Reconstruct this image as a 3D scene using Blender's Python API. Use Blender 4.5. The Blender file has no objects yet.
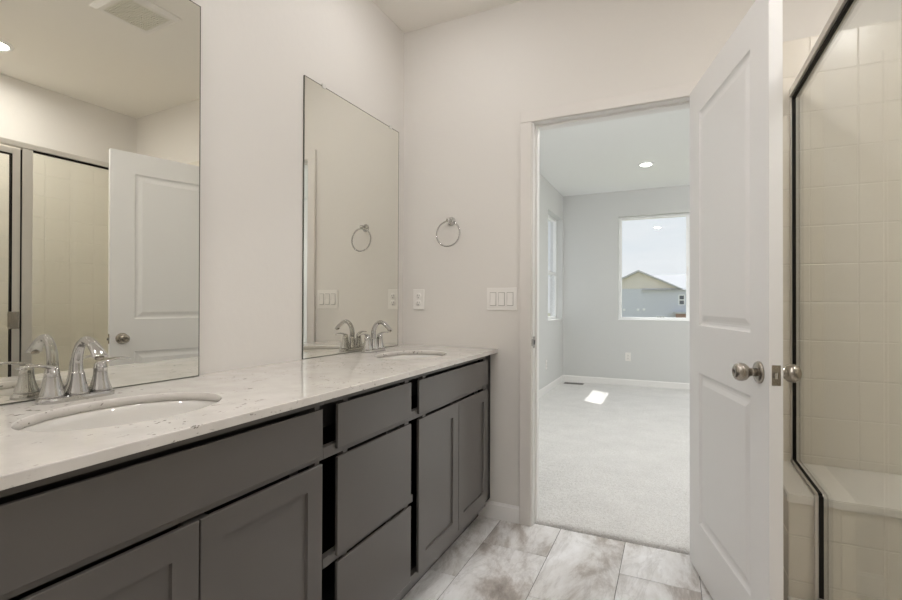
import bpy, bmesh, math, random
from mathutils import Vector, Matrix
random.seed(7)
PI = math.pi
SC = bpy.context.scene
COL = SC.collection

# ------------------------------------------------------------------ camera, world, sun, exposure
cam_d = bpy.data.cameras.new('camera')
cam_d.sensor_width = 36.0
cam_d.lens = 473.6 / 902.0 * 36.0
cam_d.clip_start = 0.02
cam_d.clip_end = 500
cam = bpy.data.objects.new('camera', cam_d)
COL.objects.link(cam)
_yaw, _pit, _rol = 0.4365, 0.0075, 0.0037
_f = Vector((-math.sin(_yaw) * math.cos(_pit), math.cos(_yaw) * math.cos(_pit), math.sin(_pit)))
_r = Vector((math.cos(_yaw), math.sin(_yaw), 0))
_u = _r.cross(_f)
_r2 = _r * math.cos(_rol) + _u * math.sin(_rol)
_u2 = -_r * math.sin(_rol) + _u * math.cos(_rol)
cam.matrix_world = Matrix(((_r2.x, _u2.x, -_f.x, 1.387), (_r2.y, _u2.y, -_f.y, 0.0),
                           (_r2.z, _u2.z, -_f.z, 1.1095), (0, 0, 0, 1)))
SC.camera = cam

world = bpy.data.worlds.new('sky')
SC.world = world
world.use_nodes = True
wn, wl = world.node_tree.nodes, world.node_tree.links
wn.clear()
w_out = wn.new('ShaderNodeOutputWorld'); w_bg = wn.new('ShaderNodeBackground')
w_tc = wn.new('ShaderNodeTexCoord'); w_map = wn.new('ShaderNodeMapping'); w_no = wn.new('ShaderNodeTexNoise')
w_rp = wn.new('ShaderNodeValToRGB'); w_mx = wn.new('ShaderNodeMixRGB'); w_sep = wn.new('ShaderNodeSeparateXYZ'); w_hr = wn.new('ShaderNodeValToRGB')
w_map.inputs['Scale'].default_value = (3, 3, 14)
w_no.inputs['Scale'].default_value = 1.6; w_no.inputs['Detail'].default_value = 6
w_rp.color_ramp.elements[0].position = 0.40; w_rp.color_ramp.elements[1].position = 0.62
w_hr.color_ramp.elements[0].position = 0.0; w_hr.color_ramp.elements[0].color = (0.93, 0.94, 0.95, 1)
w_hr.color_ramp.elements[1].position = 0.55; w_hr.color_ramp.elements[1].color = (0.66, 0.77, 0.92, 1)
e_ = w_hr.color_ramp.elements.new(0.16); e_.color = (0.80, 0.86, 0.91, 1)
w_mx.inputs['Color2'].default_value = (0.93, 0.94, 0.95, 1)
wl.new(w_tc.outputs['Generated'], w_map.inputs['Vector']); wl.new(w_map.outputs['Vector'], w_no.inputs['Vector'])
wl.new(w_no.outputs['Fac'], w_rp.inputs['Fac']); wl.new(w_tc.outputs['Generated'], w_sep.inputs['Vector'])
wl.new(w_sep.outputs['Z'], w_hr.inputs['Fac']); wl.new(w_hr.outputs['Color'], w_mx.inputs['Color1'])
w_sc = wn.new('ShaderNodeMath'); w_sc.operation = 'MULTIPLY'; w_sc.inputs[1].default_value = 0.55
wl.new(w_rp.outputs['Color'], w_sc.inputs[0]); wl.new(w_sc.outputs[0], w_mx.inputs['Fac'])
wl.new(w_mx.outputs['Color'], w_bg.inputs['Color']); wl.new(w_bg.outputs['Background'], w_out.inputs['Surface'])
w_bg.inputs['Strength'].default_value = 1.0

sun_d = bpy.data.lights.new('sun', 'SUN'); sun_d.energy = 5.0; sun_d.angle = 0.009; sun_d.color = (1, 0.97, 0.92)
sun = bpy.data.objects.new('sun', sun_d); COL.objects.link(sun)
sun.rotation_euler = Vector((1.0, -0.74, -1.75)).to_track_quat('-Z', 'Y').to_euler()
sun.location = (-6, 12, 10)

BATH_LAMP, REAR_FILL, SHOWER_LAMP, BED_FILL, BED_LAMP_LOW = 76.0, 330.0, 330.0, 520.0, 14.0  # rear and bed strengths drive the added, unseen fill lights
SC.view_settings.view_transform = 'Standard'
SC.view_settings.look = 'None'
SC.view_settings.gamma = 1.0
SC.view_settings.use_curve_mapping = False
SC.view_settings.exposure = 0.0
SC.cycles.max_bounces = 16
SC.cycles.diffuse_bounces = 8
SC.cycles.glossy_bounces = 8
SC.cycles.transmission_bounces = 12
SC.cycles.transparent_max_bounces = 16
SC.cycles.sample_clamp_indirect = 6.0
SC.cycles.use_denoising = True

# ------------------------------------------------------------------ materials
def mat(name, col, rough=0.5, metal=0.0, **kw):
    m = bpy.data.materials.new(name); m.use_nodes = True
    b = m.node_tree.nodes['Principled BSDF']
    b.inputs['Base Color'].default_value = (*col, 1)
    b.inputs['Roughness'].default_value = rough
    b.inputs['Metallic'].default_value = metal
    for k, v in kw.items():
        b.inputs[k].default_value = v
    return m

def nd(m, t, **kw):
    n = m.node_tree.nodes.new(t)
    for k, v in kw.items():
        if hasattr(n, k): setattr(n, k, v)
        else: n.inputs[k.replace('_', ' ')].default_value = v
    return n

def lk(m, a, b): m.node_tree.links.new(a, b)
def bsdf(m): return m.node_tree.nodes['Principled BSDF']

def bump_noise(m, scale, strength, dist=0.002, detail=4, rough=0.5):
    tc = nd(m, 'ShaderNodeTexCoord'); no = nd(m, 'ShaderNodeTexNoise')
    no.inputs['Scale'].default_value = scale; no.inputs['Detail'].default_value = detail; no.inputs['Roughness'].default_value = rough
    bp = nd(m, 'ShaderNodeBump'); bp.inputs['Strength'].default_value = strength; bp.inputs['Distance'].default_value = dist
    lk(m, tc.outputs['Object'], no.inputs['Vector']); lk(m, no.outputs['Fac'], bp.inputs['Height'])
    lk(m, bp.outputs['Normal'], bsdf(m).inputs['Normal'])
    return no

def ramp(m, stops):
    r = nd(m, 'ShaderNodeValToRGB'); e = r.color_ramp.elements
    e[0].position, e[0].color = stops[0][0], (*stops[0][1], 1)
    e[1].position, e[1].color = stops[-1][0], (*stops[-1][1], 1)
    for p, c in stops[1:-1]:
        x = e.new(p); x.color = (*c, 1)
    return r

M_WALL = mat('bath_wall_paint', (0.725, 0.70, 0.665), 0.6); bump_noise(M_WALL, 28, 0.22, 0.003, 3)
M_CEIL = mat('bath_ceiling_paint', (0.87, 0.845, 0.80), 0.7); bump_noise(M_CEIL, 22, 0.25, 0.003, 3)
M_BWALL = mat('bedroom_wall_paint', (0.63, 0.635, 0.625), 0.7); bump_noise(M_BWALL, 28, 0.2, 0.003, 3)
M_BCEIL = mat('bedroom_ceiling_paint', (0.87, 0.88, 0.875), 0.7); bump_noise(M_BCEIL, 22, 0.2, 0.003, 3)
M_TRIM = mat('white_trim_paint', (0.83, 0.82, 0.805), 0.38)
M_CASING = mat('casing_paint', (0.73, 0.70, 0.665), 0.42)
M_DOOR = mat('white_door_paint', (0.86, 0.855, 0.85), 0.36); bump_noise(M_DOOR, 90, 0.05, 0.001, 2)
M_VINYL = mat('white_vinyl', (0.88, 0.89, 0.89), 0.35)
M_PLASTIC = mat('white_plastic', (0.82, 0.80, 0.77), 0.3)
M_SWSHADE = mat('switch_gap_shade', (0.36, 0.345, 0.32), 0.5)  # grey stands in for the shade around the rockers
M_DARK = mat('dark_slot', (0.03, 0.03, 0.03), 0.6)
M_CAB = mat('dark_grey_cabinet_paint', (0.102, 0.094, 0.088), 0.25); bump_noise(M_CAB, 140, 0.04, 0.001, 2)
M_CABSHADE = mat('cabinet_interior_shade', (0.018, 0.016, 0.015), 0.8)  # near-black stands in for the shade inside the gaps between fronts
M_CHROME = mat('polished_chrome', (0.57, 0.565, 0.56), 0.05, 1.0)
M_NICKEL = mat('satin_nickel', (0.40, 0.365, 0.32), 0.27, 1.0)
M_MIRROR = mat('mirror_silver', (0.86, 0.855, 0.80), 0.0, 1.0)
M_MEDGE = mat('mirror_edge', (0.12, 0.12, 0.10), 0.2)
M_CLIP = mat('clear_clip', (0.75, 0.74, 0.70), 0.15)
M_PORC = mat('porcelain', (0.72, 0.70, 0.665), 0.07); bsdf(M_PORC).inputs['Coat Weight'].default_value = 0.4
M_SOLID = mat('white_cultured_marble', (0.80, 0.77, 0.72), 0.18)
M_FRAME = mat('satin_aluminium', (0.66, 0.63, 0.58), 0.38, 0.65)
M_GASKET = mat('dark_gasket', (0.016, 0.014, 0.012), 0.7); bsdf_g = M_GASKET.node_tree.nodes['Principled BSDF']; bsdf_g.inputs['Specular IOR Level'].default_value = 0.15
M_FANGR = mat('fan_grille', (0.80, 0.78, 0.71), 0.6)
M_GROUT = mat('grout', (0.20, 0.19, 0.18), 0.85)
M_WGROUT = mat('shower_grout', (0.68, 0.64, 0.57), 0.6)
M_TILE = mat('shower_tile_glaze', (0.76, 0.715, 0.635), 0.26)
M_REG = mat('floor_register', (0.20, 0.19, 0.175), 0.45, 0.4)

def lamp_mat(name, col, s):
    m = bpy.data.materials.new(name); m.use_nodes = True
    n = m.node_tree.nodes; n.clear()
    o = n.new('ShaderNodeOutputMaterial'); e = n.new('ShaderNodeEmission')
    e.inputs['Color'].default_value = (*col, 1); e.inputs['Strength'].default_value = s
    m.node_tree.links.new(e.outputs[0], o.inputs[0])
    return m
M_LB = lamp_mat('bath_lamp_lens', (1, 0.98, 0.975), BATH_LAMP)
M_LN = lamp_mat('near_lamp_lens', (1, 0.98, 0.975), BATH_LAMP * 0.35)
M_LF = lamp_mat('rear_fill_lens', (1, 0.985, 0.985), REAR_FILL)
M_LM = lamp_mat('centre_fill_lens', (1, 0.985, 0.985), REAR_FILL * 0.62)
M_LV = lamp_mat('bedroom_dim_lens', (1.0, 0.985, 0.96), BED_LAMP_LOW)
M_LS = lamp_mat('shower_lamp_lens', (1, 0.975, 0.95), SHOWER_LAMP)
M_LR = lamp_mat('bedroom_fill_lens', (1.0, 0.985, 0.96), BED_FILL)

def glass(name, tint, rough=0.0, refl=1.0):
    m = bpy.data.materials.new(name); m.use_nodes = True
    n = m.node_tree.nodes; n.clear(); l = m.node_tree.links
    o = n.new('ShaderNodeOutputMaterial'); mx = n.new('ShaderNodeMixShader'); t = n.new('ShaderNodeBsdfTransparent'); g = n.new('ShaderNodeBsdfGlossy')
    fr = n.new('ShaderNodeFresnel')
    ge = n.new('ShaderNodeNewGeometry'); mr = n.new('ShaderNodeMapRange')      # same reflectance entering and leaving the sheet
    mr.inputs['To Min'].default_value = 1.5; mr.inputs['To Max'].default_value = 1 / 1.5
    l.new(ge.outputs['Backfacing'], mr.inputs['Value']); l.new(mr.outputs[0], fr.inputs['IOR'])
    t.inputs['Color'].default_value = (*tint, 1); g.inputs['Roughness'].default_value = rough
    l.new(fr.outputs[0], mx.inputs[0]); l.new(t.outputs[0], mx.inputs[1]); l.new(g.outputs[0], mx.inputs[2]); l.new(mx.outputs[0], o.inputs[0])
    return m
M_SGLASS = glass('shower_glass', (0.965, 0.975, 0.965))
M_WGLASS = glass('window_glass', (0.97, 0.98, 0.985))

# quartz
M_QUARTZ = mat('white_quartz', (0.78, 0.75, 0.71), 0.10)
def _quartz(m):
    tc = nd(m, 'ShaderNodeTexCoord')
    mp = nd(m, 'ShaderNodeMapping'); mp.inputs['Scale'].default_value = (1.0, 0.55, 1.0); mp.inputs['Rotation'].default_value = (0, 0, 0.5)
    wz = nd(m, 'ShaderNodeTexNoise'); wz.inputs['Scale'].default_value = 9; wz.inputs['Detail'].default_value = 3
    ad = nd(m, 'ShaderNodeMixRGB'); ad.blend_type = 'ADD'; ad.inputs['Fac'].default_value = 0.06
    lk(m, tc.outputs['Object'], mp.inputs['Vector']); lk(m, tc.outputs['Object'], wz.inputs['Vector'])
    lk(m, mp.outputs['Vector'], ad.inputs['Color1']); lk(m, wz.outputs['Color'], ad.inputs['Color2'])
    n1 = nd(m, 'ShaderNodeTexNoise'); n1.inputs['Scale'].default_value = 92; n1.inputs['Detail'].default_value = 3; n1.inputs['Roughness'].default_value = 0.6
    lk(m, ad.outputs['Color'], n1.inputs['Vector'])
    r1 = ramp(m, [(0.625, (0, 0, 0)), (0.665, (1, 1, 1))]); lk(m, n1.outputs['Fac'], r1.inputs['Fac'])
    n2 = nd(m, 'ShaderNodeTexNoise'); n2.inputs['Scale'].default_value = 6; n2.inputs['Detail'].default_value = 4
    lk(m, tc.outputs['Object'], n2.inputs['Vector'])
    r2 = ramp(m, [(0.45, (0, 0, 0)), (0.55, (1, 1, 1))]); lk(m, n2.outputs['Fac'], r2.inputs['Fac'])
    mu = nd(m, 'ShaderNodeMath'); mu.operation = 'MULTIPLY'; lk(m, r1.outputs['Color'], mu.inputs[0]); lk(m, r2.outputs['Color'], mu.inputs[1])
    n3 = nd(m, 'ShaderNodeTexNoise'); n3.inputs['Scale'].default_value = 14; n3.inputs['Detail'].default_value = 5
    lk(m, tc.outputs['Object'], n3.inputs['Vector'])
    base = ramp(m, [(0.35, (0.635, 0.605, 0.57)), (0.65, (0.70, 0.67, 0.635))]); lk(m, n3.outputs['Fac'], base.inputs['Fac'])
    mx = nd(m, 'ShaderNodeMixRGB'); mx.inputs['Color2'].default_value = (0.17, 0.145, 0.12, 1)
    lk(m, mu.outputs[0], mx.inputs['Fac']); lk(m, base.outputs['Color'], mx.inputs['Color1'])
    lk(m, mx.outputs['Color'], bsdf(m).inputs['Base Color'])
_quartz(M_QUARTZ)

# marble look floor tile (random per tile island)
M_FTILE = mat('grey_marble_floor_tile', (0.5, 0.48, 0.46), 0.3)
def _ftile(m):
    geo = nd(m, 'ShaderNodeNewGeometry'); tc = nd(m, 'ShaderNodeTexCoord')
    sc = nd(m, 'ShaderNodeVectorMath'); sc.operation = 'SCALE'; sc.inputs[0].default_value = (23.1, 31.7, 5.7)
    lk(m, geo.outputs['Random Per Island'], sc.inputs['Scale'])
    ad = nd(m, 'ShaderNodeVectorMath'); ad.operation = 'ADD'; lk(m, tc.outputs['Object'], ad.inputs[0]); lk(m, sc.outputs[0], ad.inputs[1])
    mp = nd(m, 'ShaderNodeMapping'); mp.inputs['Scale'].default_value = (1.9, 0.75, 1); mp.inputs['Rotation'].default_value = (0, 0, -0.35)
    lk(m, ad.outputs[0], mp.inputs['Vector'])
    n1 = nd(m, 'ShaderNodeTexNoise'); n1.inputs['Scale'].default_value = 2.1; n1.inputs['Detail'].default_value = 12; n1.inputs['Roughness'].default_value = 0.70; n1.inputs['Distortion'].default_value = 0.35
    lk(m, mp.outputs[0], n1.inputs['Vector'])
    r1 = ramp(m, [(0.28, (0.20, 0.17, 0.15)), (0.41, (0.45, 0.41, 0.38)), (0.50, (0.73, 0.715, 0.705)), (0.66, (0.93, 0.93, 0.945))])
    lk(m, n1.outputs['Fac'], r1.inputs['Fac'])
    n2 = nd(m, 'ShaderNodeTexNoise'); n2.inputs['Scale'].default_value = 3.0; n2.inputs['Detail'].default_value = 9; n2.inputs['Roughness'].default_value = 0.68; n2.inputs['Distortion'].default_value = 1.2
    lk(m, mp.outputs[0], n2.inputs['Vector'])
    v = ramp(m, [(0.455, (0, 0, 0)), (0.5, (1, 1, 1)), (0.545, (0, 0, 0))]); lk(m, n2.outputs['Fac'], v.inputs['Fac'])
    sm = nd(m, 'ShaderNodeMath'); sm.operation = 'MULTIPLY'; sm.inputs[1].default_value = 0.20; lk(m, v.outputs['Color'], sm.inputs[0])
    mx = nd(m, 'ShaderNodeMixRGB'); mx.inputs['Color2'].default_value = (0.20, 0.175, 0.155, 1)
    lk(m, sm.outputs[0], mx.inputs['Fac']); lk(m, r1.outputs['Color'], mx.inputs['Color1'])
    lk(m, mx.outputs['Color'], bsdf(m).inputs['Base Color'])
_ftile(M_FTILE)

# carpet
M_CARPET = mat('grey_carpet', (0.50, 0.49, 0.465), 0.95)
def _carpet(m):
    tc = nd(m, 'ShaderNodeTexCoord')
    n1 = nd(m, 'ShaderNodeTexNoise'); n1.inputs['Scale'].default_value = 150; n1.inputs['Detail'].default_value = 3; n1.inputs['Roughness'].default_value = 0.7
    n2 = nd(m, 'ShaderNodeTexNoise'); n2.inputs['Scale'].default_value = 5; n2.inputs['Detail'].default_value = 5
    for n in (n1, n2): lk(m, tc.outputs['Object'], n.inputs['Vector'])
    r = ramp(m, [(0.30, (0.58, 0.56, 0.535)), (0.50, (0.74, 0.73, 0.715)), (0.70, (0.84, 0.835, 0.825))]); lk(m, n1.outputs['Fac'], r.inputs['Fac'])
    r2 = ramp(m, [(0.3, (0.90, 0.90, 0.90)), (0.7, (1.0, 1.0, 1.0))]); lk(m, n2.outputs['Fac'], r2.inputs['Fac'])
    mx = nd(m, 'ShaderNodeMixRGB'); mx.blend_type = 'MULTIPLY'; mx.inputs['Fac'].default_value = 1
    lk(m, r.outputs['Color'], mx.inputs['Color1']); lk(m, r2.outputs['Color'], mx.inputs['Color2'])
    lk(m, mx.outputs['Color'], bsdf(m).inputs['Base Color'])
    bp = nd(m, 'ShaderNodeBump'); bp.inputs['Strength'].default_value = 0.8; bp.inputs['Distance'].default_value = 0.006
    lk(m, n1.outputs['Fac'], bp.inputs['Height']); lk(m, bp.outputs['Normal'], bsdf(m).inputs['Normal'])
    bsdf(m).inputs['Sheen Weight'].default_value = 0.3
_carpet(M_CARPET)

# exterior
M_BEIGE = mat('beige_board_siding', (0.76, 0.715, 0.65), 0.8)
M_SLATE = mat('blue_grey_lap_siding', (0.66, 0.68, 0.735), 0.8)
M_ROOF = mat('grey_roof_shingle', (0.52, 0.52, 0.53), 0.9); bump_noise(M_ROOF, 6, 0.6, 0.05)
M_GRASS = mat('dry_grass', (0.30, 0.30, 0.18), 0.95)
M_BRICK = mat('reddish_brick', (0.48, 0.31, 0.27), 0.9)
M_XGLASS = mat('dark_window_pane', (0.10, 0.11, 0.13), 0.1)
M_STUCCO = mat('exterior_stucco', (0.5, 0.48, 0.45), 0.9)

# ------------------------------------------------------------------ mesh helpers
def quad(bm, pts, mi=0):
    f = bm.faces.new([bm.verts.new(p) for p in pts]); f.material_index = mi; return f

def box(bm, x0, y0, z0, x1, y1, z1, bev=0.0, mi=0, seg=2):
    v = [bm.verts.new((x, y, z)) for x in (x0, x1) for y in (y0, y1) for z in (z0, z1)]
    fs = []
    for ix in ((0, 1, 3, 2), (4, 6, 7, 5), (0, 4, 5, 1), (2, 3, 7, 6), (0, 2, 6, 4), (1, 5, 7, 3)):
        f = bm.faces.new([v[i] for i in ix]); f.material_index = mi; fs.append(f)
    if bev > 0:
        es = list({e for f in fs for e in f.edges})
        bmesh.ops.bevel(bm, geom=es, offset=bev, segments=seg, affect='EDGES', profile=0.5, material=mi)

def lathe(bm, prof, n=32, M=None, mi=0, smooth=True):
    M = M or Matrix.Identity(4)
    rings = []
    for r, z in prof:
        if r < 1e-6:
            rings.append([bm.verts.new(M @ Vector((0, 0, z)))])
        else:
            rings.append([bm.verts.new(M @ Vector((r * math.cos(2 * PI * i / n), r * math.sin(2 * PI * i / n), z))) for i in range(n)])
    for a, b in zip(rings, rings[1:]):
        for i in range(n):
            j = (i + 1) % n
            vs = [a[i % len(a)], a[j % len(a)], b[j % len(b)], b[i % len(b)]]
            u = []
            for q in vs:
                if q not in u: u.append(q)
            if len(u) > 2:
                f = bm.faces.new(u); f.smooth = smooth; f.material_index = mi
    for ring, rev in ((rings[0], True), (rings[-1], False)):
        if len(ring) > 1:
            f = bm.faces.new(ring[::-1] if rev else ring); f.material_index = mi

def loft(bm, rings, closed_ends=True, smooth=True, mi=0, loop=False):
    R = [[bm.verts.new(p) for p in r] for r in rings]
    n = len(R[0])
    pairs = list(zip(R, R[1:])) + ([(R[-1], R[0])] if loop else [])
    for a, b in pairs:
        for i in range(n):
            j = (i + 1) % n
            f = bm.faces.new((a[i], a[j], b[j], b[i])); f.smooth = smooth; f.material_index = mi
    if closed_ends and not loop:
        f = bm.faces.new(R[0][::-1]); f.material_index = mi
        f = bm.faces.new(R[-1]); f.material_index = mi

def tube(bm, pts, rad, n=14, closed=False, mi=0, flat=None):
    """sweep; rad scalar, or list of (ra, rb): ra along the side vector, rb along the bend normal"""
    pts = [Vector(p) for p in pts]; m = len(pts); rings = []
    prev = None
    for i, p in enumerate(pts):
        if closed: t = pts[(i + 1) % m] - pts[i - 1]
        else: t = pts[min(i + 1, m - 1)] - pts[max(i - 1, 0)]
        t.normalize()
        if prev is None:
            a = Vector(flat) if flat else (Vector((0, 0, 1)) if abs(t.z) < 0.9 else Vector((1, 0, 0)))
            a = (a - t * a.dot(t)).normalized()
        else:
            a = (prev - t * prev.dot(t)).normalized()
        prev = a; b = t.cross(a)
        ra, rb = (rad[i] if isinstance(rad, list) else (rad, rad))
        rings.append([p + a * ra * math.cos(2 * PI * k / n) + b * rb * math.sin(2 * PI * k / n) for k in range(n)])
    loft(bm, rings, not closed, True, mi, closed)

def obj(name, bm, mats, parent=None, recalc=True):
    if recalc: bmesh.ops.recalc_face_normals(bm, faces=bm.faces[:])
    me = bpy.data.meshes.new(name); bm.to_mesh(me); bm.free()
    for m in (mats if isinstance(mats, (list, tuple)) else [mats]): me.materials.append(m)
    o = bpy.data.objects.new(name, me); COL.objects.link(o)
    if parent is not None: o.parent = parent
    return o

def thing(name, label, cat, loc=(0, 0, 0), rz=0.0, group=None):
    o = bpy.data.objects.new(name, None); COL.objects.link(o)
    o.empty_display_size = 0.05
    o.location = loc; o.rotation_euler = (0, 0, rz)
    o['label'] = label; o['category'] = cat
    if group: o['group'] = group
    return o

def tag(o, label, cat, group=None):
    o['label'] = label; o['category'] = cat
    if group: o['group'] = group
    return o

def struct(o, label=None, cat=None):
    o['kind'] = 'structure'
    if label: o['label'] = label
    if cat: o['category'] = cat
    return o

def dup(root, loc, label, rz=None):
    r = root.copy(); COL.objects.link(r); r.location = loc
    if rz is not None: r.rotation_euler = (0, 0, rz)
    r['label'] = label
    for ch in list(root.children):
        c = ch.copy(); COL.objects.link(c); c.parent = r
        for g in list(ch.children):
            d = g.copy(); COL.objects.link(d); d.parent = c
    return r

def NB(): return bmesh.new()

# ------------------------------------------------------------------ dimensions
D = 2.328            # bathroom end wall
D2 = 2.445           # bedroom side of that wall
HB, HR = 2.655, 2.645
OX0, OX1, OZ = 0.742, 1.512, 2.035     # rough opening (outside of jambs)
JX0, JX1, JZ = 0.756, 1.498, 2.020     # clear opening
W = 1.835            # shower glass plane
SB = 2.73            # shower back wall
YF = 6.80            # bedroom far wall
XL = -0.02           # bedroom left wall
ZC = 0.876           # counter top

# ------------------------------------------------------------------ structure: bathroom
b = NB(); box(b, -0.14, -1.5, 0, 0, D, HB); struct(obj('wall_left', b, M_WALL), 'bathroom wall behind the mirrors and vanity', 'wall')
b = NB()
box(b, -0.18, D, 0, OX0, D2, HB); box(b, OX1, D, 0, 3.75, D2, HB); box(b, OX0, D, OZ, OX1, D2, HB)
o = obj('wall_end', b, [M_WALL, M_BWALL])
for p in o.data.polygons:
    if p.normal.y > 0.9: p.material_index = 1
struct(o, 'bathroom end wall with the doorway and towel ring', 'wall')
b = NB(); box(b, -0.14, -1.62, 0, 2.85, -1.5, HB); struct(obj('wall_rear', b, M_WALL), 'bathroom wall behind the viewer', 'wall')
b = NB(); box(b, 1.78, -1.5, 0, 1.90, 0.56, HB); box(b, 1.78, 0.56, 0, 2.85, 0.68, HB)
struct(obj('wall_right', b, M_WALL), 'bathroom wall ahead of the shower', 'wall')
b = NB(); box(b, SB, 0.68, 0, SB + 0.12, D, HB); struct(obj('wall_shower', b, M_WALL), 'back wall of the shower', 'wall')
b = NB(); box(b, -0.14, -1.62, HB, SB + 0.12, D, HB + 0.1); struct(obj('ceiling', b, M_CEIL), 'bathroom ceiling', 'ceiling')

# floor: separate tile islands on a grout bed, 12 x 24 in, running bond
b = NB()
box(b, -0.14, -1.62, -0.12, SB + 0.12, D + 0.03, -0.0025, 0, 1)
TW, TL, G = 0.300, 0.611, 0.0042
k = 0
x = 0.59 - 2 * TW
while x < 1.90:
    y = (2.07 if k % 2 == 0 else 1.765) - 8 * TL
    while y < D + 0.03:
        x0, x1 = max(x, -0.0) + G / 2, min(x + TW, 1.90) - G / 2
        y0, y1 = max(y, -1.5) + G / 2, min(y + TL, D + 0.03) - G / 2
        if x1 - x0 > 0.02 and y1 - y0 > 0.02:
            v = [b.verts.new(p) for p in ((x0, y0, 0), (x1, y0, 0), (x1, y1, 0), (x0, y1, 0))]
            v2 = [b.verts.new(p) for p in ((x0 - .001, y0 - .001, -.002), (x1 + .001, y0 - .001, -.002), (x1 + .001, y1 + .001, -.002), (x0 - .001, y1 + .001, -.002))]
            b.faces.new(v)
            for i in range(4):
                b.faces.new((v2[i], v2[(i + 1) % 4], v[(i + 1) % 4], v[i]))
        y += TL
    x += TW; k += 1
struct(obj('floor', b, [M_FTILE, M_GROUT]), 'grey marble look tile floor in the bathroom', 'floor')

# ------------------------------------------------------------------ structure: bedroom
def wall_with_holes(name, axis, fixed0, fixed1, u0, u1, z0, z1, holes, m):
    b = NB()
    us = sorted({u0, u1, *[h[0] for h in holes], *[h[1] for h in holes]})
    for a, c in zip(us, us[1:]):
        mid = (a + c) / 2
        hs = [h for h in holes if h[0] < mid < h[1]]
        segs = [(z0, z1)] if not hs else [(z0, hs[0][2]), (hs[0][3], z1)]
        for za, zb in segs:
            if axis == 'x': box(b, fixed0, a, za, fixed1, c, zb)
            else: box(b, a, fixed0, za, c, fixed1, zb)
    return struct(obj(name, b, m))
WZ0, WZ1 = 0.90, 2.30
LW0, LW1 = 5.885, 6.745
FW0, FW1 = 0.725, 2.36
o = wall_with_holes('wall_west', 'x', XL - 0.17, XL, D2, YF + 0.17, 0, HR, [(LW0, LW1, WZ0, WZ1)], M_BWALL); o['label'] = 'bedroom left wall with the narrow window'; o['category'] = 'wall'
o = wall_with_holes('wall_far', 'y', YF, YF + 0.17, XL, 3.75, 0, HR, [(FW0, FW1, WZ0, WZ1)], M_BWALL); o['label'] = 'bedroom far wall with the view window'; o['category'] = 'wall'
b = NB(); box(b, 3.65, D2, 0, 3.75, YF, HR); struct(obj('wall_east', b, M_BWALL), 'bedroom right wall', 'wall')
b = NB(); box(b, XL - 0.17, D2, HR, 3.75, YF + 0.17, HR + 0.1); struct(obj('ceiling_bedroom', b, M_BCEIL), 'bedroom ceiling', 'ceiling')
b = NB(); box(b, -0.85, D2 - 1, HR + 0.1, 4.3, YF + 0.40, HR + 0.28); box(b, -0.75, -1.7, HB + 0.1, 4.3, D2 - 1, HB + 0.28)
struct(obj('roof', b, M_STUCCO), 'roof with eaves over the windows', 'roof')

# carpet: fine height field with a rolled front edge at the threshold
b = NB()
def _steps(spans):
    out = []
    for a0, a1, st in spans:
        n = max(1, int(round((a1 - a0) / st)))
        out += [a0 + (a1 - a0) * i / n for i in range(n)]
    return out + [spans[-1][1]]
ys = _steps([(D + 0.036, D + 0.064, 0.004), (D + 0.064, 3.3, 0.0055), (3.3, 4.6, 0.013), (4.6, YF, 0.03)])
xs = _steps([(XL, 0.70, 0.03), (0.70, 1.56, 0.0055), (1.56, 3.65, 0.035)])
G_ = []
for y in ys:
    row = []
    amp = 0.0024 if y < 3.3 else 0.002
    for x in xs:
        e = max(0.0, min(1.0, (y - (D + 0.036)) / 0.022))
        z = -0.003 + 0.020 * math.sqrt(1 - (1 - e) ** 2) + random.uniform(-amp, amp) * (0.4 + 0.6 * e)
        row.append(b.verts.new((min(3.65, max(XL, x + random.uniform(-.0015, .0015))), min(YF, y + random.uniform(-.002, .002)), z)))
    G_.append(row)
nx = len(xs) - 1
for i in range(len(ys) - 1):
    for j in range(nx):
        f = b.faces.new((G_[i][j], G_[i][j + 1], G_[i + 1][j + 1], G_[i + 1][j])); f.smooth = True
o = obj('floor_bedroom', b, M_CARPET); struct(o, 'light grey cut pile carpet in the bedroom', 'floor')
b = NB(); box(b, XL - 0.17, D + 0.03, -0.12, 3.75, YF + 0.17, -0.004); struct(obj('slab_floor', b, M_GROUT), 'subfloor under the bedroom carpet', 'floor')

# baseboards
def baseboard(name, axis, p, sgn, a, c, h, m, lab):
    t = 0.012
    b = NB()
    prof = [(0, 0), (t, 0), (t, h - 0.012), (t * 0.55, h - 0.004), (t * 0.45, h), (0, h)]
    r = []
    for u in (a, c):
        r.append([((p + sgn * q, u, z) if axis == 'x' else (u, p + sgn * q, z)) for q, z in prof])
    loft(b, r, True, False)
    return struct(obj(name, b, m), lab, 'baseboard')
baseboard('baseboard_end', 'y', D, -1, 0.47, 0.691, 0.084, M_TRIM, 'short baseboard between vanity and door casing')
baseboard('baseboard_far', 'y', YF, -1, XL, 3.65, 0.10, M_TRIM, 'white baseboard along the bedroom far wall')
baseboard('baseboard_west', 'x', XL, 1, D2, YF, 0.10, M_TRIM, 'white baseboard along the bedroom left wall')
baseboard('baseboard_hinge_side', 'y', D, -1, 1.565, 1.735, 0.084, M_TRIM, 'short baseboard behind the open door')
baseboard('baseboard_right', 'x', 1.78, -1, -1.5, 0.68, 0.084, M_TRIM, 'baseboard on the bathroom right wall')

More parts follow.
